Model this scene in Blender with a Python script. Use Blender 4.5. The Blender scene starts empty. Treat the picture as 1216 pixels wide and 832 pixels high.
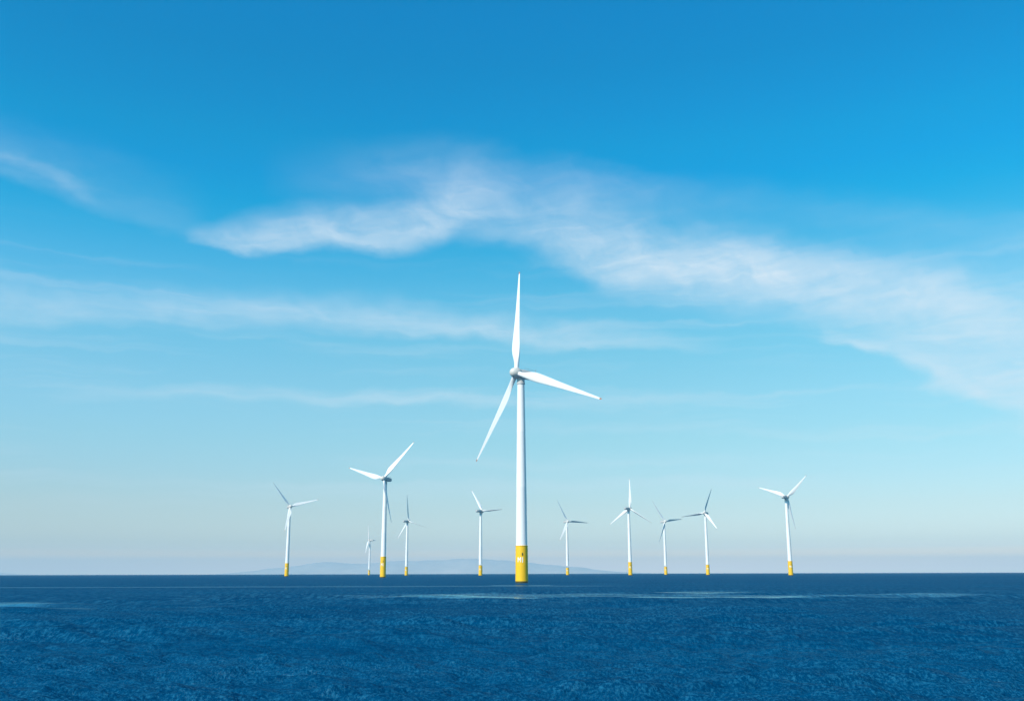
import bpy, bmesh, math, random
import numpy as np
from mathutils import Vector, Matrix

sc = bpy.context.scene
C = sc.collection
R = math.radians

# ---------------------------------------------------------------- camera
PITCH, ROLL, CAM_H = 12.962, 0.1414, 3.85
cam_d = bpy.data.cameras.new('camera')
cam = bpy.data.objects.new('camera', cam_d)
C.objects.link(cam)
cam_d.sensor_width = 36.0
cam_d.lens = 36.0 * 1150.0 / 1216.0
cam_d.clip_start, cam_d.clip_end = 0.1, 200000.0
cam.matrix_world = (Matrix.Translation((0, 0, CAM_H)) @ Matrix.Rotation(R(90 + PITCH), 4, 'X')
                    @ Matrix.Rotation(R(-1 * ROLL), 4, 'Z'))
sc.camera = cam

# ---------------------------------------------------------------- exposure / sampling
sc.view_settings.view_transform = 'Standard'
sc.view_settings.look = 'None'
sc.view_settings.exposure = 0.0
sc.view_settings.gamma = 1.0
sc.cycles.use_denoising = True
sc.cycles.max_bounces = 6
sc.cycles.volume_bounces = 0
sc.render.film_transparent = False

# ---------------------------------------------------------------- sun
SUN_EL = R(38.0)
SUN_DIR = Vector((-0.6 * math.cos(SUN_EL), -0.62 * math.cos(SUN_EL), 0)).normalized() * math.cos(SUN_EL)
SUN_DIR.z = math.sin(SUN_EL)                                    # towards the sun: behind and left of the camera
sl = bpy.data.lights.new('sun', 'SUN')
sl.energy, sl.angle, sl.color = 5.0, R(0.5), (1.0, 0.94, 0.86)
so = bpy.data.objects.new('sun', sl)
C.objects.link(so)
so.rotation_euler = SUN_DIR.to_track_quat('Z', 'Y').to_euler()
so.location = (-60, -60, 90)


# ---------------------------------------------------------------- node helper
class NT:
    def __init__(self, tree):
        self.t = tree

    def n(self, kind, **kw):
        nd = self.t.nodes.new(kind)
        for k, v in kw.items():
            setattr(nd, k, v)
        return nd

    def put(self, sock, v):
        if isinstance(v, bpy.types.NodeSocket):
            self.t.links.new(v, sock)
        elif v is not None:
            sock.default_value = v

    def m(self, op, a, b=None, c=None, clamp=False):
        nd = self.n('ShaderNodeMath', operation=op, use_clamp=clamp)
        for s, v in zip(nd.inputs, (a, b, c)):
            self.put(s, v)
        return nd.outputs[0]

    def mr(self, v, a, b, c=0.0, d=1.0, interp='SMOOTHSTEP'):
        nd = self.n('ShaderNodeMapRange', interpolation_type=interp)
        for s, x in zip(nd.inputs[:5], (v, a, b, c, d)):
            self.put(s, x)
        return nd.outputs[0]

    def comb(self, x, y, z):
        nd = self.n('ShaderNodeCombineXYZ')
        for s, v in zip(nd.inputs, (x, y, z)):
            self.put(s, v)
        return nd.outputs[0]

    def noise(self, vec, scale=1.0, detail=4.0, rough=0.5, dist=0.0, dims='3D'):
        nd = self.n('ShaderNodeTexNoise', noise_dimensions=dims)
        self.put(nd.inputs['Vector'], vec)
        nd.inputs['Scale'].default_value = scale
        nd.inputs['Detail'].default_value = detail
        nd.inputs['Roughness'].default_value = rough
        nd.inputs['Distortion'].default_value = dist
        return nd.outputs['Fac']

    def vmul(self, vec, s):
        nd = self.n('ShaderNodeVectorMath', operation='MULTIPLY')
        self.put(nd.inputs[0], vec)
        nd.inputs[1].default_value = s
        return nd.outputs[0]

    def ramp(self, fac, stops, interp='LINEAR'):
        nd = self.n('ShaderNodeValToRGB')
        cr = nd.color_ramp
        cr.interpolation = interp
        while len(cr.elements) < len(stops):
            cr.elements.new(0.5)
        for e, (p, c) in zip(cr.elements, stops):
            e.position = p
            e.color = (*c, 1.0) if len(c) == 3 else c
        self.put(nd.inputs[0], fac)
        return nd.outputs[0]

    def curve(self, fac, pts):
        nd = self.n('ShaderNodeFloatCurve')
        cm = nd.mapping
        cm.use_clip = False
        cv = cm.curves[0]
        while len(cv.points) < len(pts):
            cv.points.new(0.5, 0.5)
        for p, (x, y) in zip(cv.points, sorted(pts)):
            p.location = (x, y)
            p.handle_type = 'AUTO_CLAMPED'
        cm.update()
        self.put(nd.inputs['Value'], fac)
        return nd.outputs[0]

    def mix(self, fac, a, b, blend='MIX'):
        nd = self.n('ShaderNodeMix', data_type='RGBA', blend_type=blend)
        self.put(nd.inputs[0], fac)
        self.put(nd.inputs[6], a)
        self.put(nd.inputs[7], b)
        return nd.outputs[2]


def lin(r, g, b):
    return tuple(((c / 255.0) / 12.92 if c <= 10 else ((c / 255.0 + 0.055) / 1.055) ** 2.4) for c in (r, g, b))


# ---------------------------------------------------------------- world: sky and cirrus
world = bpy.data.worlds.new('World')
sc.world = world
world.use_nodes = True
wt = NT(world.node_tree)
world.node_tree.nodes.clear()
sky = wt.n('ShaderNodeTexSky', sky_type='NISHITA')
sky.sun_disc = False
sky.sun_elevation = SUN_EL
sky.sun_rotation = math.atan2(SUN_DIR.x, SUN_DIR.y)
sky.air_density, sky.dust_density, sky.ozone_density = 1.0, 0.6, 2.0
tc = wt.n('ShaderNodeTexCoord')
nrm = wt.n('ShaderNodeVectorMath', operation='NORMALIZE')
world.node_tree.links.new(tc.outputs['Generated'], nrm.inputs[0])
sep = wt.n('ShaderNodeSeparateXYZ')
world.node_tree.links.new(nrm.outputs[0], sep.inputs[0])
DX, DY, DZ = sep.outputs
az = wt.m('MULTIPLY', wt.m('ARCTAN2', DX, DY), 57.29578)        # degrees from north, east positive
el = wt.m('MULTIPLY', wt.m('ARCSINE', DZ), 57.29578)            # degrees above the horizon
elp = wt.m('MAXIMUM', el, 0.0)
# clearer, bluer air aloft than the stock sky; a grade by elevation all round the compass
grade = wt.ramp(wt.m('DIVIDE', elp, 90.0), [(0.0015, (3.4852, 2.8466, 2.8613)), (0.0041, (2.8884, 2.2328, 2.4424)), (0.0102, (2.4284, 1.7817, 1.4879)), (0.0149, (1.5321, 1.4415, 1.5631)), (0.0190, (1.2992, 1.3122, 1.4278)), (0.0414, (1.1489, 1.2399, 1.2573)), (0.0624, (1.0458, 1.2874, 1.2590)), (0.0836, (0.9952, 1.3649, 1.2605)), (0.1049, (0.9760, 1.4565, 1.3264)), (0.1263, (0.9108, 1.5363, 1.3900)), (0.1477, (0.7936, 1.6113, 1.4648)), (0.1691, (0.6879, 1.6543, 1.5616)), (0.1904, (0.4060, 1.6159, 1.6299)), (0.2117, (0.1688, 1.5865, 1.6982)), (0.2327, (0.0216, 1.5486, 1.7745)), (0.2536, (0.0020, 1.5072, 1.8575)), (0.2742, (0.0020, 1.5206, 1.8679)), (0.2945, (0.0020, 1.4691, 1.8876)), (0.3244, (0.0020, 1.4266, 1.8738)), (0.3534, (0.0020, 1.4533, 1.9621)), (0.6667, (0.0010, 1.4533, 1.9621))])
base = wt.mix(1.0, sky.outputs[0], grade, 'MULTIPLY')
west = wt.m('MULTIPLY', wt.m('SUBTRACT', 1.0, wt.mr(az, -34.0, 12.0)), wt.m('MULTIPLY', wt.mr(el, 2.0, 9.0), wt.m('SUBTRACT', 1.0, wt.mr(el, 15.0, 27.0))))
base = wt.mix(west, base, wt.mix(1.0, base, (1.10, 1.13, 1.20, 1), 'MULTIPLY'))

# slow warps that make the cloud edges wander
p0 = wt.comb(az, el, 0.0)
w1 = wt.m('SUBTRACT', wt.noise(wt.vmul(p0, (0.10, 0.22, 1)), 1.0, 3.0, 0.55), 0.5)
w2 = wt.m('SUBTRACT', wt.noise(wt.vmul(wt.comb(az, el, 7.3), (0.26, 0.5, 1)), 1.0, 5.0, 0.52), 0.5)
w3 = wt.m('SUBTRACT', wt.noise(wt.vmul(wt.comb(az, el, 3.1), (0.9, 1.6, 1)), 1.0, 4.0, 0.6), 0.5)
elw = wt.m('ADD', el, wt.m('ADD', wt.m('MULTIPLY', w1, 1.3), wt.m('ADD', wt.m('MULTIPLY', w2, 1.3), wt.m('MULTIPLY', w3, 0.25))))
azw = wt.m('ADD', az, wt.m('ADD', wt.m('MULTIPLY', w2, 2.2), wt.m('MULTIPLY', w1, 2.0)))
u = wt.m('DIVIDE', wt.m('ADD', azw, 35.0), 70.0, clamp=True)

# wisps: (azimuth, elevation of the dense lower edge, fade upward, fade downward, density), all in degrees
BANDS = [
    [(-19.81, 18.67, 0.65, 0.46, 0), (-18.15, 18.65, 1.22, 0.66, 0.34), (-15.74, 18.68, 2.17, 0.76, 0.54), (-11.79, 19.11, 2.68, 0.92, 0.64), (-7.71, 19.41, 2.71, 1.07, 0.62), (-4.61, 20.15, 3.3, 1.47, 0.62), (-3.04, 21.01, 3.29, 1.76, 0.5), (-0.4, 21.18, 2.33, 1.67, 0.15), (2.24, 20.91, 1.94, 1.47, 0)],
    [(-4.62, 20.88, 2.42, 1.96, 0), (-0.4, 20.2, 2.92, 1.97, 0.34), (2.74, 19.19, 3.61, 1.87, 0.5), (5.85, 18.22, 4.09, 2.56, 0.7), (8.91, 17.71, 3.88, 3.04, 0.74), (12.43, 17.41, 3.65, 3.2, 0.74), (16.33, 16.93, 3.22, 3.53, 0.72), (19.58, 16.02, 2.89, 3.94, 0.7), (23.11, 14.86, 3.19, 4.77, 0.66), (28.6, 12.51, 4.19, 5.25, 0.64)],
    [(18.21, 13.43, 0.66, 0.47, 0), (20.21, 12.52, 0.93, 0.75, 0.5), (22.77, 11.19, 1.65, 0.92, 0.62), (25.6, 9.67, 2.69, 1.16, 0.6), (28.11, 8.14, 3.94, 1.48, 0.6)],
    [(-28.72, 13.6, 2.18, 1.05, 0.34), (-20.15, 14.12, 2.24, 0.94, 0.32), (-10.59, 14.64, 2.05, 1.08, 0.4), (-2.46, 14.25, 1.79, 1.0, 0.46), (4.7, 13.41, 1.49, 0.6, 0.36), (9.73, 12.96, 1.08, 0.39, 0.2), (13.16, 12.7, 0.97, 0.39, 0)],
    [(-26.65, 9.35, 0.53, 0.53, 0), (-22.03, 9.68, 0.64, 0.55, 0.14), (-10.41, 10.13, 0.78, 0.64, 0.22), (-4.45, 10.06, 0.79, 0.64, 0.22), (0.6, 9.77, 0.7, 0.6, 0)],
    [(-30.34, 20.73, 3.76, 0.76, 0.12), (-25.62, 20.12, 3.94, 0.8, 0.11), (-20.54, 19.05, 3.66, 0.55, 0.07), (-18.13, 18.37, 3.72, 0.38, 0)],
    [(-30.86, 21.66, 0.59, 0.59, 0.08), (-28.76, 21.37, 0.64, 0.6, 0.12), (-27.23, 20.94, 0.65, 0.57, 0.12), (-25.41, 20.24, 0.62, 0.53, 0.05), (-24.28, 19.96, 0.54, 0.45, 0)],
    [(-15.94, 21.88, 2.78, 2.35, 0), (-9.9, 22.83, 2.83, 2.4, 0.1), (-5.71, 22.93, 2.86, 2.91, 0.2), (1.73, 22.38, 2.4, 2.93, 0.24), (8.03, 21.69, 1.92, 2.42, 0.18), (15.12, 20.71, 1.88, 1.9, 0.08), (29.1, 16.87, 2.59, 2.61, 0.12)],
]
# fibres: fine streaks combed along each wisp and slightly upward to the east
fib = wt.noise(wt.vmul(wt.comb(wt.m('ADD', az, wt.m('MULTIPLY', w2, 5.0)), wt.m('SUBTRACT', elw, wt.m('MULTIPLY', az, 0.05)), 0.0),
                       (0.16, 0.95, 1)), 1.0, 7.0, 0.62, 0.5)
puf = wt.noise(wt.vmul(wt.comb(azw, wt.m('ADD', elw, wt.m('MULTIPLY', az, 0.25)), 5.0), (0.32, 0.55, 1)), 1.0, 6.0, 0.6, 0.6)
total = None
for pts in BANDS:
    k = lambda j, s: [((a[0] + 35.0) / 70.0, a[j] / s) for a in pts]
    ctr = wt.m('MULTIPLY', wt.curve(u, k(1, 40.0)), 40.0)
    upw = wt.m('MULTIPLY', wt.curve(u, k(2, 8.0)), 8.0)
    dnw = wt.m('MULTIPLY', wt.curve(u, k(3, 8.0)), 8.0)
    inten = wt.m('MAXIMUM', wt.curve(u, k(4, 1.0)), 0.0)
    d = wt.m('SUBTRACT', elw, ctr)
    up_ = wt.m('SUBTRACT', 1.0, wt.mr(wt.m('DIVIDE', d, upw), 0.0, 1.0))
    dn_ = wt.m('SUBTRACT', 1.0, wt.mr(wt.m('DIVIDE', wt.m('MULTIPLY', d, -1.0), dnw), 0.0, 1.0))
    prof = wt.m('MULTIPLY', wt.m('MULTIPLY', up_, dn_), inten)
    inv = wt.m('SUBTRACT', 1.0, prof)
    total = inv if total is None else wt.m('MULTIPLY', total, inv)
tex = wt.m('ADD', wt.mr(fib, 0.22, 0.80, 0.0, 0.62), wt.mr(puf, 0.22, 0.78, 0.0, 0.62))
cov = wt.m('MULTIPLY', wt.m('SUBTRACT', 1.0, total), wt.m('ADD', wt.m('MULTIPLY', tex, 0.72), 0.40))
# thin high veil everywhere, faint horizontal streaks low down
veil = wt.noise(wt.vmul(wt.comb(az, elw, 11.0), (0.035, 0.75, 1)), 1.0, 6.0, 0.6, 0.3)
low = wt.m('MULTIPLY', wt.mr(el, 2.0, 6.0), wt.m('SUBTRACT', 1.0, wt.mr(el, 14.0, 20.0)))
cov = wt.m('ADD', cov, wt.m('MULTIPLY', wt.mr(veil, 0.45, 0.8, 0.0, 0.28), low))
# clouds beyond the sides and overhead, for views and reflections elsewhere
side = wt.mr(wt.m('ABSOLUTE', az), 31.0, 48.0)
oth = wt.mr(wt.noise(wt.vmul(nrm.outputs[0], (1.0, 1.0, 5.0)), 1.6, 7.0, 0.6, 0.6), 0.5, 0.78, 0.0, 0.5)
cov = wt.m('ADD', wt.m('MULTIPLY', cov, wt.m('SUBTRACT', 1.0, side)), wt.m('MULTIPLY', wt.m('MULTIPLY', oth, side), wt.mr(el, 2.0, 8.0)))
cov = wt.m('MINIMUM', wt.m('MULTIPLY', cov, 1.0), 0.9)
cloud_col = wt.n('ShaderNodeRGB')
cloud_col.outputs[0].default_value = (*[c / 0.1 for c in (0.76,0.87,0.96)], 1.0)
skyc = wt.mix(cov, base, cloud_col.outputs[0])
bg = wt.n('ShaderNodeBackground')
wt.put(bg.inputs['Color'], skyc)
bg.inputs['Strength'].default_value = 0.1
wo = wt.n('ShaderNodeOutputWorld')
world.node_tree.links.new(bg.outputs[0], wo.inputs[0])
world.cycles.sampling_method = 'MANUAL'
world.cycles.sample_map_resolution = 512


# ---------------------------------------------------------------- materials
def mat(name):
    mt = bpy.data.materials.new(name)
    mt.use_nodes = True
    b = mt.node_tree.nodes['Principled BSDF']
    return mt, NT(mt.node_tree), b


def painted(name, col, dirt, rough=0.38, streak=0.5, scale=1.0):
    mt, t, b = mat(name)
    tc = t.n('ShaderNodeTexCoord')
    o = tc.outputs['Object']
    n1 = t.noise(t.vmul(o, (0.9 * scale, 0.9 * scale, 0.10 * scale)), 1.0, 6.0, 0.6)
    n2 = t.noise(t.vmul(o, (0.25 * scale,) * 3), 1.0, 4.0, 0.6)
    f = t.m('MULTIPLY', t.mr(n1, 0.45, 0.8, 0.0, streak), t.mr(n2, 0.3, 0.7))
    t.put(b.inputs['Base Color'], t.mix(f, (*col, 1), (*dirt, 1)))
    t.put(b.inputs['Roughness'], t.mr(n2, 0.3, 0.7, rough - 0.06, rough + 0.12))
    return mt


M_WHITE = painted('white_gelcoat', (0.82, 0.79, 0.75), (0.55, 0.50, 0.43), 0.36, 0.40)
M_BLADE = painted('blade_gelcoat', (0.80, 0.775, 0.74), (0.58, 0.48, 0.40), 0.34, 0.45, 0.5)
M_NAC = painted('nacelle_gelcoat', (0.52, 0.50, 0.47), (0.30, 0.28, 0.25), 0.42, 0.5)
M_HUB = painted('hub_gelcoat', (0.64, 0.59, 0.52), (0.38, 0.34, 0.29), 0.42, 0.5)
M_GREY = painted('grey_steel', (0.30, 0.31, 0.32), (0.20, 0.19, 0.17), 0.45, 0.5)
M_YEL = painted('safety_yellow', (0.93, 0.51, 0.008), (0.78, 0.42, 0.02), 0.42, 0.45)
M_ALGAE = painted('wet_algae', (0.075, 0.070, 0.018), (0.03, 0.035, 0.02), 0.3, 0.6)
M_TIP = painted('rust_red_tip', (0.40, 0.16, 0.08), (0.25, 0.12, 0.08), 0.5, 0.5)
M_MARK = painted('white_marking', (0.85, 0.84, 0.80), (0.6, 0.58, 0.5), 0.5, 0.3)
M_DARK = painted('dark_steel', (0.035, 0.035, 0.035), (0.06, 0.05, 0.04), 0.5, 0.5)


# ---------------------------------------------------------------- mesh helpers
def link(name, me, material, parent=None, smooth=True):
    if smooth:
        for p in me.polygons:
            p.use_smooth = True
    if material:
        me.materials.append(material)
    o = bpy.data.objects.new(name, me)
    C.objects.link(o)
    if parent:
        o.parent = parent
    return o


def from_bm(name, bm, material, parent=None, smooth=True, sharp=35):
    bmesh.ops.recalc_face_normals(bm, faces=bm.faces)
    me = bpy.data.meshes.new(name)
    bm.to_mesh(me)
    bm.free()
    o = link(name, me, material, parent, smooth)
    if smooth:
        me.set_sharp_from_angle(angle=R(sharp))
    return o


def lathe(prof, seg=64, cap=True):
    """prof: list of (radius, z)"""
    bm = bmesh.new()
    rings = []
    for r, z in prof:
        rings.append([bm.verts.new((r * math.cos(2 * math.pi * i / seg), r * math.sin(2 * math.pi * i / seg), z)) for i in range(seg)])
    for a, b in zip(rings, rings[1:]):
        for i in range(seg):
            bm.faces.new((a[i], a[(i + 1) % seg], b[(i + 1) % seg], b[i]))
    if cap:
        bm.faces.new(rings[0][::-1])
        bm.faces.new(rings[-1])
    return bm


def box_into(bm, c, s, rot=None):
    M = Matrix.Translation(c) @ (rot.to_4x4() if rot else Matrix.Identity(4)) @ Matrix.Diagonal((s[0], s[1], s[2], 1))
    bmesh.ops.create_cube(bm, size=1.0, matrix=M)


def tube_into(bm, a, b, r, seg=8):
    a, b = Vector(a), Vector(b)
    d = b - a
    M = Matrix.Translation((a + b) / 2) @ d.to_track_quat('Z', 'Y').to_matrix().to_4x4()
    bmesh.ops.create_cone(bm, cap_ends=True, segments=seg, radius1=r, radius2=r, depth=d.length, matrix=M)


# ---------------------------------------------------------------- the sea
rng = np.random.default_rng(5)


def water_mesh():
    FAR = 46000.0
    n_r = 560
    inv = np.linspace(1 / 17.0, 1 / 1500.0, n_r)
    rr = np.concatenate([[0.0, 8.0], 1 / inv, np.geomspace(1900, FAR, 12)])
    fine = np.linspace(-38, 38, 1101)
    rest = np.linspace(38, 322, 72)[1:-1]
    ang = np.radians(np.concatenate([fine, rest]))
    na, nr = len(ang), len(rr)
    A, RR = np.meshgrid(ang, rr)
    X, Y = np.sin(A) * RR, np.cos(A) * RR
    Z = np.zeros_like(X)
    dr = np.gradient(rr)
    spacing = np.maximum(dr[:, None], RR * np.radians(76 / 1100) * 0.6)
    side = np.clip((38 - np.abs((np.degrees(A) + 180) % 360 - 180)) / 2.0, 0, 1)
    for k in range(110):
        L = 0.45 * (22.0 / 0.45) ** rng.random()
        th = np.radians(rng.normal(-8, 26))                # waves run roughly towards / away from the shore
        kx, ky = np.sin(th) * 2 * np.pi / L, np.cos(th) * 2 * np.pi / L
        amp = 0.012 * L ** 0.85 * (0.5 + rng.random())
        if L > 9: amp *= 0.45
        fade = np.clip((L / spacing - 2.5) / 2.5, 0, 1)
        ph = kx * X + ky * Y + rng.random() * 6.283
        Z += amp * fade * (np.sin(ph) + 0.18 * np.cos(2 * ph))
    Z *= side
    co = np.stack([X, Y, Z], -1).reshape(-1, 3)
    idx = np.arange(na * nr).reshape(nr, na)
    a, b = idx[1:-1, :], idx[2:, :]
    a2, b2 = np.roll(a, -1, 1), np.roll(b, -1, 1)
    quads = np.stack([a, a2, b2, b], -1).reshape(-1, 4)
    tris = np.stack([np.zeros(na, int), np.roll(idx[1], -1), idx[1]], -1)
    me = bpy.data.meshes.new('sea')
    me.vertices.add(len(co))
    me.vertices.foreach_set('co', co.ravel())
    nl = quads.size + tris.size
    me.loops.add(nl)
    me.loops.foreach_set('vertex_index', np.concatenate([quads.ravel(), tris.ravel()]).astype(np.int32))
    npol = len(quads) + len(tris)
    me.polygons.add(npol)
    st = np.concatenate([np.arange(len(quads)) * 4, quads.size + np.arange(len(tris)) * 3])
    me.polygons.foreach_set('loop_start', st.astype(np.int32))
    me.polygons.foreach_set('use_smooth', np.ones(npol, bool))
    me.update(calc_edges=True)
    me.validate()
    return me


def water_mat():
    mt, t, b = mat('sea_water')
    tc = t.n('ShaderNodeTexCoord')
    o = tc.outputs['Object']
    # bump: ripples at several sizes, crests lying across the wind
    def wav(sx, sy, sc_, det, seed):
        mp = t.n('ShaderNodeMapping')
        mp.inputs['Rotation'].default_value = (0, 0, R(8))
        mp.inputs['Scale'].default_value = (sx, sy, 1)
        mp.inputs['Location'].default_value = (seed, seed * 1.7, seed)
        t.put(mp.inputs['Vector'], o)
        return t.noise(mp.outputs[0], sc_, det, 0.62, 0.25)
    fine = wav(1.5, 2.3, 2.2, 5.0, 1.0)      # ~0.2 m
    mid = wav(0.42, 0.8, 1.0, 5.0, 5.0)      # ~1.5 m
    big = wav(0.055, 0.13, 1.0, 4.0, 9.0)    # ~10 m
    huge = wav(0.010, 0.030, 1.0, 3.0, 13.0)  # wind patches
    # smooth slicks: long calm lanes, at places of their own on the water
    sp = t.n('ShaderNodeSeparateXYZ')
    t.put(sp.inputs[0], o)
    X, Y, _ = sp.outputs
    wob = t.m('SUBTRACT', t.noise(t.vmul(o, (0.010, 0.02, 1)), 1.0, 5.0, 0.6), 0.5)
    slick = None
    for x0, x1, yc, hw, slope, s in [(-200, 45, 316, 16, 0.02, 0.6), (-36, 45, 186, 7, 0.0, 0.8), (-30, 84, 165, 5.5, -0.03, 1.5), (20, 62, 203, 8, 0.0, 1.2), (-9, 15, 332, 9, 0.0, 1.3), (-34, 92, 173, 7, 0.0, 0.75), (-96, -54, 128, 13, 0.0, 1.3), (-66, -24, 119, 3, 0.0, 0.7)]:
        yy = t.m('ADD', t.m('ADD', yc, t.m('MULTIPLY', X, slope)), t.m('MULTIPLY', wob, hw * 1.6))
        d = t.m('DIVIDE', t.m('ABSOLUTE', t.m('SUBTRACT', Y, yy)), hw)
        g = t.m('SUBTRACT', 1.0, t.mr(d, 0.3, 1.0))
        e = (x1 - x0) * 0.14
        g = t.m('MULTIPLY', g, t.mr(X, x0, x0 + e))
        g = t.m('MULTIPLY', g, t.m('SUBTRACT', 1.0, t.mr(X, x1 - e, x1)))
        g = t.m('MULTIPLY', g, s)
        slick = g if slick is None else t.m('MAXIMUM', slick, g)
    tear = t.noise(t.vmul(o, (0.06, 0.25, 1)), 1.0, 5.0, 0.65)
    slick = t.m('MULTIPLY', slick, t.mr(tear, 0.32, 0.60, 0.55, 1.0))
    # heights in metres
    h = t.m('ADD', t.m('MULTIPLY', fine, 0.13), t.m('ADD', t.m('MULTIPLY', mid, 0.34), t.m('MULTIPLY', big, 0.45)))
    calm = t.m('SUBTRACT', 1.0, t.m('MULTIPLY', slick, 0.72))
    # wind-ruffle noise: weights the mirror part and the painted cyan highlights
    # small wavelets close in, broader wind-drawn ones farther from the shore
    spz = t.n('ShaderNodeSeparateXYZ')
    t.put(spz.inputs[0], o)
    yy_ = spz.outputs[1]
    ruf_a = t.noise(t.vmul(o, (10.0, 7.5, 1)), 1.0, 3.0, 0.8, 0.2)
    ruf_b = t.noise(t.vmul(o, (4.2, 2.0, 1)), 1.0, 3.0, 0.8, 0.1)
    ruf_c = t.noise(t.vmul(o, (1.5, 0.24, 1)), 1.0, 3.0, 0.8, 0.1)
    z1, z2 = t.mr(yy_, 32.0, 75.0), t.mr(yy_, 85.0, 180.0)
    ruf = t.m('ADD', t.m('MULTIPLY', ruf_a, t.m('SUBTRACT', 1.0, z1)), t.m('MULTIPLY', z1,
              t.m('ADD', t.m('MULTIPLY', ruf_b, t.m('SUBTRACT', 1.0, z2)), t.m('MULTIPLY', ruf_c, z2))))
    ruf2 = t.noise(t.vmul(o, (0.045, 0.16, 1)), 1.0, 6.0, 0.65, 0.3)
    gust = t.mr(huge, 0.3, 0.7, 0.72, 1.15)
    bp = t.n('ShaderNodeBump')
    t.put(bp.inputs['Strength'], 1.0)
    t.put(bp.inputs['Distance'], t.m('MULTIPLY', calm, t.m('MULTIPLY', gust, 1.0)))
    t.put(bp.inputs['Height'], h)
    # a deep-water body colour and a mirror-like surface weighted by Fresnel
    dif = t.n('ShaderNodeBsdfDiffuse')
    body = t.mix(t.mr(huge, 0.3, 0.7), (*(0.0,0.042,0.106), 1), (*(0.0,0.053,0.128), 1))
    # cyan highlights and light through crests, painted into the body colour as noise speckle
    body = t.mix(t.m('MULTIPLY', t.mr(ruf, 0.44, 0.66, 0.0, 0.52), t.mr(ruf2, 0.3, 0.7, 0.5, 1.2)), body, (0.018, 0.175, 0.300, 1))
    t.put(dif.inputs['Color'], body)
    t.put(dif.inputs['Normal'], bp.outputs[0])
    gl = t.n('ShaderNodeBsdfGlossy')
    gl.inputs['Color'].default_value = (0.62, 0.95, 1, 1)
    t.put(gl.inputs['Roughness'], t.m('SUBTRACT', 0.18, t.m('MULTIPLY', slick, 0.08)))
    t.put(gl.inputs['Normal'], bp.outputs[0])
    fr = t.n('ShaderNodeFresnel')
    fr.inputs['IOR'].default_value = 1.33
    t.put(fr.inputs['Normal'], bp.outputs[0])
    # steep unseen ripples keep the mirror part of a rough sea well under the flat-water value
    fac = t.m('ADD', t.m('MULTIPLY', slick, 0.28), t.m('MULTIPLY', t.m('MINIMUM', fr.outputs[0], 0.24), t.m('MULTIPLY', 0.22, t.m('MULTIPLY', t.mr(ruf, 0.38, 0.64, 0.2, 1.9), t.mr(ruf2, 0.3, 0.7, 0.55, 1.4)))))
    mx = t.n('ShaderNodeMixShader')
    t.put(mx.inputs[0], fac)
    t.put(mx.inputs[1], dif.outputs[0])
    t.put(mx.inputs[2], gl.outputs[0])
    out = mt.node_tree.nodes['Material Output']
    t.put(out.inputs['Surface'], mx.outputs[0])
    mt.node_tree.nodes.remove(b)
    return mt


sea = link('sea', water_mesh(), water_mat(), smooth=False)
sea['kind'] = 'structure'
sea['label'] = 'deep blue rippled open sea with pale smooth streaks'


# ---------------------------------------------------------------- far hills across the water
def hills(name, label, pts, y0, depth, seed):
    """a ridge of land: pts = (x, height) along its length, rising from the sea at y0"""
    rg = np.random.default_rng(seed)
    xs = np.array([p[0] for p in pts], float)
    hs = np.array([p[1] for p in pts], float)
    nx, ny = 260, 26
    X = np.linspace(xs[0], xs[-1], nx)
    H = np.interp(X, xs, hs)
    for k in range(40):
        L = 300 * (20 ** rg.random())
        H += (L / 6000.0) * 12 * np.sin(X / L * 6.283 + rg.random() * 6.3) * np.clip(H / 200, 0, 1)
    V = np.linspace(0, 1, ny)
    bm = bmesh.new()
    g = []
    for j, v in enumerate(V):
        prof = math.sin(math.pi * v) ** 0.8
        row = []
        for i in range(nx):
            n = 1 + 0.02 * math.sin(i * 0.23 + v * 9 + seed) + 0.015 * math.sin(i * 0.41 - v * 14)
            z = -0.2 + max(0.0, H[i]) * prof * (n if 0 < j < ny - 1 else 1)
            row.append(bm.verts.new((X[i], y0 + v * depth + 150 * math.sin(i * 0.11), z)))
        g.append(row)
    for j in range(ny - 1):
        for i in range(nx - 1):
            bm.faces.new((g[j][i], g[j][i + 1], g[j + 1][i + 1], g[j + 1][i]))
    mt, t, b = mat(name + '_ground')
    tc = t.n('ShaderNodeTexCoord')
    f = t.noise(tc.outputs['Object'], 0.002, 5.0, 0.6)
    t.put(b.inputs['Base Color'], t.mix(t.mr(f, 0.35, 0.65), (0.56, 0.43, 0.37, 1), (0.66, 0.50, 0.42, 1)))
    b.inputs['Roughness'].default_value = 0.95
    o = from_bm(name, bm, mt)
    o['kind'] = 'structure'
    o['label'] = label
    return o


hills('hills', 'faint blue line of hills low on the horizon behind the turbines',
      [(-12000, 0), (-10800, 134), (-9300, 316), (-7700, 442), (-5400, 481), (-4200, 506), (-3300, 569), (-1800, 616), (-900, 553), (400, 474), (1800, 357), (2900, 216), (4000, 94), (5600, 0)], 38500, 5000, 3)
hills('islet', 'tiny faint islet on the horizon at the far left', [(-20600, 0), (-20000, 60), (-19400, 120), (-18600, 60), (-17800, 0)], 36000, 1200, 8)

# ---------------------------------------------------------------- wind turbine
BLADE_R = 53.2


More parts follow.
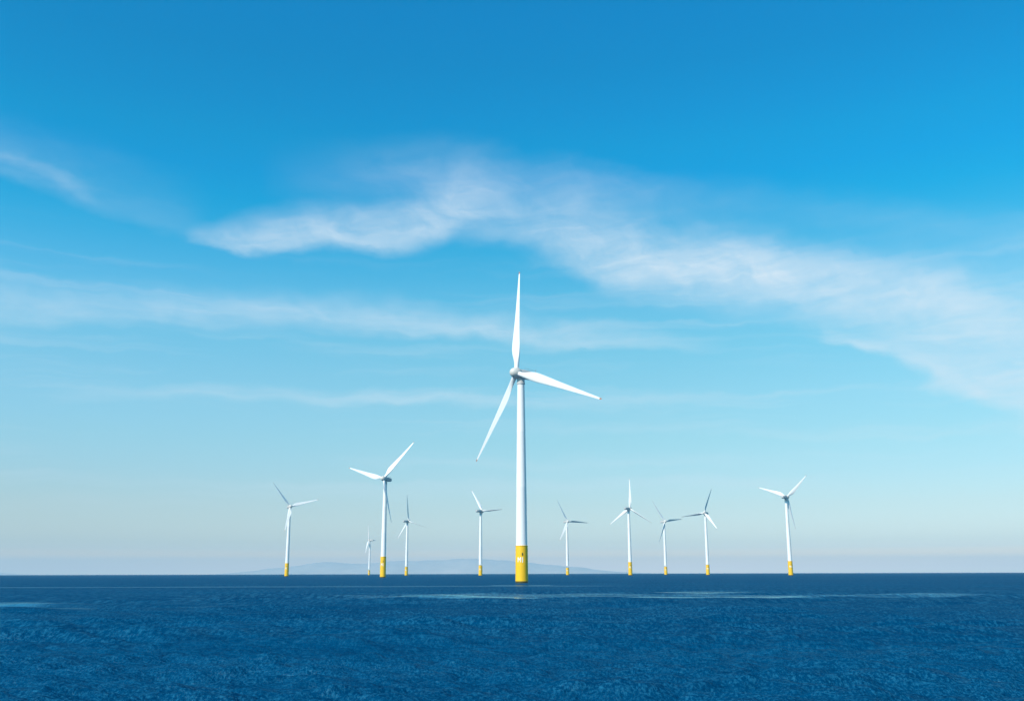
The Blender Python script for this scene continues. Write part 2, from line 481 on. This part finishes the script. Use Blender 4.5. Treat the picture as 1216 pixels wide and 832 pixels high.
def blade_mesh():
    seg = 26
    # (span, chord, thickness, twist, forward share of chord)
    st = [(1.4, 2.3, 2.3, 0, .5), (3.0, 2.25, 2.25, 0, .5), (5.0, 2.5, 2.05, 8, .46), (7.5, 3.3, 1.6, 13, .40), (10.0, 4.1, 1.25, 12.5, .36),
          (12.5, 4.5, 1.02, 11, .33), (15.0, 4.4, 0.90, 9.5, .32), (18.5, 4.0, 0.76, 7.5, .31), (23.0, 3.45, 0.62, 5.5, .30), (28.0, 2.9, 0.50, 4, .30),
          (33.0, 2.42, 0.40, 2.5, .30), (38.0, 1.98, 0.32, 1.5, .30), (43.0, 1.55, 0.25, .8, .31), (47.0, 1.22, 0.19, .3, .32), (50.0, 0.98, 0.15, 0, .34),
          (51.9, 0.78, 0.12, 0, .38)]
    bm = bmesh.new()
    rings = []
    for z, c, th, tw, fw_ in st:
        rd = max(0.0, min(1.0, (th / c - 0.35) / 0.6))     # roundness of the root
        row = []
        for i in range(seg):
            a = 2 * math.pi * i / seg
            x = math.cos(a)                                 # +1 = leading edge
            xc = (1 - x) / 2                                # 0..1 from the leading edge
            foil = 5 * (0.2969 * math.sqrt(xc) - 0.126 * xc - 0.3516 * xc ** 2 + 0.2843 * xc ** 3 - 0.1036 * xc ** 4)
            s = 1 if math.sin(a) >= 0 else -1
            yf = s * foil * th + 0.05 * c * (4 * xc * (1 - xc)) * (1 - rd)
            yc = math.sin(a) * th / 2
            px = (fw_ - xc) * c
            py = yf * (1 - rd) + yc * rd
            ct, sn = math.cos(R(tw)), math.sin(R(tw))
            row.append(bm.verts.new((px * ct - py * sn, px * sn + py * ct, z)))
        rings.append(row)
    for a, b in zip(rings, rings[1:]):
        for i in range(seg):
            bm.faces.new((a[i], a[(i + 1) % seg], b[(i + 1) % seg], b[i]))
    bm.faces.new(rings[0][::-1])
    bm.faces.new(rings[-1])
    tip = bmesh.new()
    row0 = [v.co.copy() for v in rings[-1]]
    rr = []
    for z, k, sh in ((51.9, 1.02, 0), (52.6, 0.80, -0.05), (53.1, 0.42, -0.16), (53.25, 0.12, -0.26)):
        rr.append([tip.verts.new((v.x * k + sh, v.y * k, z)) for v in row0])
    for a, b in zip(rr, rr[1:]):
        for i in range(seg):
            tip.faces.new((a[i], a[(i + 1) % seg], b[(i + 1) % seg], b[i]))
    tip.faces.new(rr[0][::-1])
    tip.faces.new(rr[-1])
    return bm, tip


HUB_H = 90.0
OVER = {1: 2.4, 0: 2.9}


def marking(root_r, z):
    """white painted characters and a small dark vent on the curved yellow pile"""
    bm = bmesh.new()
    a0 = math.atan2(-1, -0.12)
    def stroke(u0, v0, u1, v1, w=0.30):
        n = 5
        dl = math.hypot(u1 - u0, v1 - v0)
        px, py = -(v1 - v0) / dl * w / 2, (u1 - u0) / dl * w / 2
        prev = None
        for i in range(n + 1):
            t_ = i / n
            uu, vv = u0 + (u1 - u0) * t_, v0 + (v1 - v0) * t_
            pr = []
            for rr in (root_r + 0.004, root_r + 0.03):
                for sgn in (1, -1):
                    a = a0 + (uu + px * sgn) / root_r
                    pr.append(bm.verts.new((rr * math.cos(a), rr * math.sin(a), z + vv + py * sgn)))
            if prev:
                p, q = prev, pr
                for f in ((p[2], p[3], q[3], q[2]), (p[0], p[2], q[2], q[0]), (p[1], q[1], q[3], p[3]), (p[0], q[0], q[1], p[1])):
                    bm.faces.new(f)
            else:
                bm.faces.new((pr[0], pr[1], pr[3], pr[2]))
            prev = pr
        bm.faces.new((prev[0], prev[2], prev[3], prev[1]))
    # "M1"
    stroke(-1.35, -1.0, -1.35, 1.0)
    stroke(-1.35, 1.0, -0.75, -0.2)
    stroke(-0.75, -0.2, -0.15, 1.0)
    stroke(-0.15, 1.0, -0.15, -1.0)
    stroke(0.65, -1.2, 0.65, 1.0, 0.36)
    return bm


def make_turbine():
    root = bpy.data.objects.new('wind_turbine', None)
    C.objects.link(root)
    root.empty_display_size = 5
    # yellow transition piece
    f = from_bm('foundation', lathe([(2.74, 0.75), (2.74, 1.0), (2.70, 1.02), (2.58, 15.2), (2.68, 15.22), (2.68, 15.48), (2.3, 15.5)], 72), M_YEL, root)
    from_bm('waterline_band', lathe([(2.66, -0.9), (2.70, 0.2), (2.68, 0.745)], 72), M_ALGAE, f)
    from_bm('marking', marking(2.645, 9.6), M_MARK, f)
    v = bmesh.new()
    box_into(v, (-0.35 + 0.6, -2.68, 11.9), (0.34, 0.2, 1.1))
    from_bm('vent', v, M_DARK, f, smooth=False)
    # tower: three cans with faint flanges
    prof = [(2.44, 15.45)]
    for z0, z1, r0, r1 in ((15.45, 40.0, 2.42, 2.18), (40.0, 64.0, 2.18, 1.88), (64.0, 85.2, 1.88, 1.58)):
        prof += [(r0, z0 + 0.12), (r1, z1 - 0.12), (r1 + 0.02, z1 - 0.10), (r1 + 0.02, z1)]
    tw = from_bm('tower', lathe(prof, 72), M_WHITE, root)
    from_bm('yaw_collar', lathe([(1.62, 85.2), (1.80, 85.3), (1.80, 86.0), (1.70, 86.05), (1.70, 87.6), (1.86, 87.7), (1.86, 88.3)], 48), M_NAC, root)
    # nacelle, local frame: -Y is the nose, origin on the tower axis at hub height
    nac = bmesh.new()
    secs = [(-0.9, 1.45, 1.5, 0.0), (-0.3, 1.7, 1.75, 0.0), (1.0, 1.85, 1.85, .05), (4.0, 1.85, 1.85, .1), (7.0, 1.7, 1.65, .2), (8.6, 1.35, 1.25, .35), (9.0, 0.9, 0.8, .4)]
    rows = []
    for y, hw, hh, dz in secs:
        row = []
        for i in range(32):
            a = 2 * math.pi * i / 32
            cx_, sx_ = math.cos(a), math.sin(a)
            k = (abs(cx_) ** 4.5 + abs(sx_) ** 4.5) ** (-1 / 4.5)
            row.append(nac.verts.new((cx_ * k * hw, y, sx_ * k * hh + dz)))
        rows.append(row)
    for a, b in zip(rows, rows[1:]):
        for i in range(32):
            nac.faces.new((a[i], b[i], b[(i + 1) % 32], a[(i + 1) % 32]))
    nac.faces.new(rows[0]); nac.faces.new(rows[-1][::-1])
    nacelle = from_bm('nacelle', nac, M_NAC, root)
    nacelle.location = (0, 0, HUB_H)
    ro = bmesh.new()
    for s in (-1.3, 1.3):
        tube_into(ro, (s, 1.0, 2.55), (s, 7.2, 2.55), 0.045, 6)
        for y in (1.0, 3.0, 5.0, 7.2):
            tube_into(ro, (s, y, 1.75), (s, y, 2.55), 0.04, 6)
    from_bm('roof_rail', ro, M_GREY, nacelle)
    wv = bmesh.new()
    tube_into(wv, (0, 8.0, 1.5), (0, 8.0, 3.6), 0.06, 6)
    tube_into(wv, (-0.5, 8.0, 3.3), (0.5, 8.0, 3.3), 0.045, 6)
    from_bm('wind_vane', wv, M_GREY, nacelle)
    # spinner
    sp = bmesh.new()
    prof = [(1.30, 1.45), (1.62, 1.42), (1.92, 0.9), (2.02, 0.2), (2.0, -0.5), (1.85, -1.2), (1.55, -1.9), (1.12, -2.4), (0.6, -2.72), (0.05, -2.82)]
    hub_bm = lathe([(r, z) for r, z in prof], 48)
    bmesh.ops.transform(hub_bm, matrix=Matrix.Rotation(R(-90), 4, 'X'), verts=hub_bm.verts)   # z -> y
    hub = from_bm('hub', hub_bm, M_HUB, root)
    sp.free()
    bl, tp = blade_mesh()
    b0 = from_bm('blade', bl, M_BLADE, root, sharp=60)
    from_bm('blade_tip', tp, M_TIP, b0)
    for k in range(2):
        c = b0.copy(); C.objects.link(c); c.parent = root
        for ch in list(b0.children):
            d = ch.copy(); C.objects.link(d); d.parent = c
    return root


def copy_tree(o, parent=None):
    c = o.copy()
    C.objects.link(c)
    if parent:
        c.parent = parent
    for ch in list(o.children):
        copy_tree(ch, c)
    return c


def pose(root, x, y, S, yaw, rad, dirs, fnd):
    root.location = (x, y, 0)
    root.scale = (S, S, S)
    yw = R(yaw)
    tilt = R(5)
    a = Vector((-math.sin(yw) * math.cos(tilt), -math.cos(yw) * math.cos(tilt), math.sin(tilt)))   # nose axis
    ov = OVER[1 if S == 1 else 0]
    hubp = Vector((0, 0, HUB_H)) + a * ov
    rx = (-a).cross(Vector((0, 0, 1))).normalized()
    up = rx.cross(-a)
    F = Matrix((rx, -a, up)).transposed()            # columns: x, y(back), z
    blades = [c for c in root.children if c.name.startswith('blade')]
    for c in root.children:
        if c.name.startswith('nacelle'):
            c.matrix_local = Matrix.Translation((0, 0, HUB_H + 0.1)) @ F.to_4x4()
        elif c.name.startswith('hub'):
            c.matrix_local = Matrix.Translation(hubp) @ F.to_4x4() @ Matrix.Scale(1.18, 4)
        elif c.name.startswith('foundation'):
            c.scale = (1, 1, fnd / 15.5)
    for c, (dx, dy, dz, pit) in zip(blades, dirs):
        v = Vector((dx, dy, dz)).normalized()
        n0 = (a - v * a.dot(v)).normalized()
        n = math.cos(R(pit)) * n0 + math.sin(R(pit)) * v.cross(n0)
        # x = leading edge (clockwise seen from the front), y = back of the blade
        xx = (-n).cross(v).normalized()
        Bm = Matrix((xx, -n, v)).transposed()
        k = rad / BLADE_R
        c.matrix_local = Matrix.Translation(hubp) @ Bm.to_4x4() @ Matrix.Diagonal((0.93 if S == 1 else 1.0, 1, k, 1))


GROUP = 'offshore wind turbines standing in the sea'
# x, y, scale, yaw of the nose, rotor radius, blade directions with pitch, height of the yellow base, label
TURBINES = [
    (3.9, 420.9, 1.0, 54.1, 53.2, [(0.031, 0.264, 0.964, 8), (-0.356, 0.663, -0.658, -12), (0.638, -0.687, -0.346, 0)], 15.5,
     'tallest and nearest white wind turbine at the centre, one blade pointing straight up'),
    (-136.9, 1049.0, 1.15, 28.1, 44.0, [(0.637, -0.038, 0.77, 0), (-0.825, 0.488, 0.284, 0), (0.223, -0.277, -0.935, 80)], 19.0,
     'second largest white turbine, left of the tallest, with two blades raised in a wide V'),
    (-384.4, 1689.9, 1.3, -30.1, 38.4, [(-0.572, -0.214, 0.791, 32), (-0.037, -0.527, -0.849, 16), (0.871, 0.416, 0.263, -24)], 17.0,
     'white turbine standing farthest left, alone, one thin blade leaning up to the left'),
    (-489.6, 3389.5, 1.3, 103.0, 43.3, [(-0.014, -0.41, 0.912, 64), (0.268, 0.963, 0.011, 0), (-0.117, -0.559, -0.821, 64)], 13.0,
     'smallest and most distant turbine, just left of the second largest one'),
    (-241.3, 2255.9, 1.35, -136.6, 44.1, [(-0.071, -0.086, 0.994, -76), (0.747, -0.608, -0.27, 60), (-0.478, 0.609, -0.633, 0)], 14.5,
     'small turbine just right of the second largest one, dark blade pointing straight up'),
    (-61.1, 1890.7, 1.35, -135.6, 38.9, [(-0.416, 0.451, 0.79, 62), (0.747, -0.664, 0.02, 56), (-0.21, 0.277, -0.937, 50)], 14.5,
     'small turbine immediately left of the tallest one, one blade pointing level right'),
    (131.7, 2379.4, 1.4, -29.9, 40.2, [(-0.436, -0.046, 0.899, 20), (-0.375, -0.466, -0.802, 20), (0.895, 0.443, -0.043, 48)], 12.5,
     'small turbine immediately right of the tallest one, thin blade up to the left'),
    (216.8, 1829.0, 1.35, -137.7, 41.0, [(0.006, -0.095, 0.995, 0), (0.651, -0.568, -0.504, 40), (-0.624, 0.596, -0.505, 0)], 18.0,
     'turbine with one blade straight up and two hanging down in an inverted V'),
    (368.2, 2386.7, 1.4, -33.3, 41.2, [(-0.51, 0.011, 0.86, 12), (-0.338, -0.358, -0.87, -24), (0.803, 0.585, 0.118, 32)], 14.0,
     'small turbine third from the right, dark blades, between two taller ones'),
    (403.3, 2051.2, 1.4, 36.7, 37.1, [(0.305, -0.144, 0.941, 80), (-0.842, 0.525, -0.126, -68), (0.342, -0.671, -0.658, 0)], 15.0,
     'turbine second from the right, dark blade up right and another level left'),
    (419.4, 1498.1, 1.3, -137.0, 37.4, [(0.47, -0.625, 0.624, 0), (0.199, -0.014, -0.98, -80), (-0.743, 0.573, 0.347, 0)], 16.5,
     'white turbine standing farthest right, alone, two bright blades raised in a V'),
]
proto = make_turbine()
for i, (x, y, S, yaw, rad, dirs, fnd, label) in enumerate(TURBINES):
    t_ = proto if i == 0 else copy_tree(proto)
    pose(t_, x, y, S, yaw, rad, dirs, fnd)
    t_['label'] = label
    t_['category'] = 'wind turbine'
    t_['group'] = GROUP

# ---------------------------------------------------------------- air
hz = bmesh.new()
box_into(hz, (0, 0, (720 - 2.0) / 2), (96000, 96000, 720 + 2.0))
hm = bpy.data.materials.new('sea_air')
hm.use_nodes = True
hm.node_tree.nodes.clear()
ht = NT(hm.node_tree)
pv = ht.n('ShaderNodeVolumePrincipled')
pv.inputs['Color'].default_value = (*(0.52,0.84,1.0), 1)
pv.inputs['Density'].default_value = 3.6e-5
pv.inputs['Anisotropy'].default_value = 0.0
ho = ht.n('ShaderNodeOutputMaterial')
hm.node_tree.links.new(pv.outputs[0], ho.inputs['Volume'])
haze = from_bm('haze', hz, hm, smooth=False)
haze['kind'] = 'stuff'
haze['label'] = 'pale sea haze that fades the far hills'
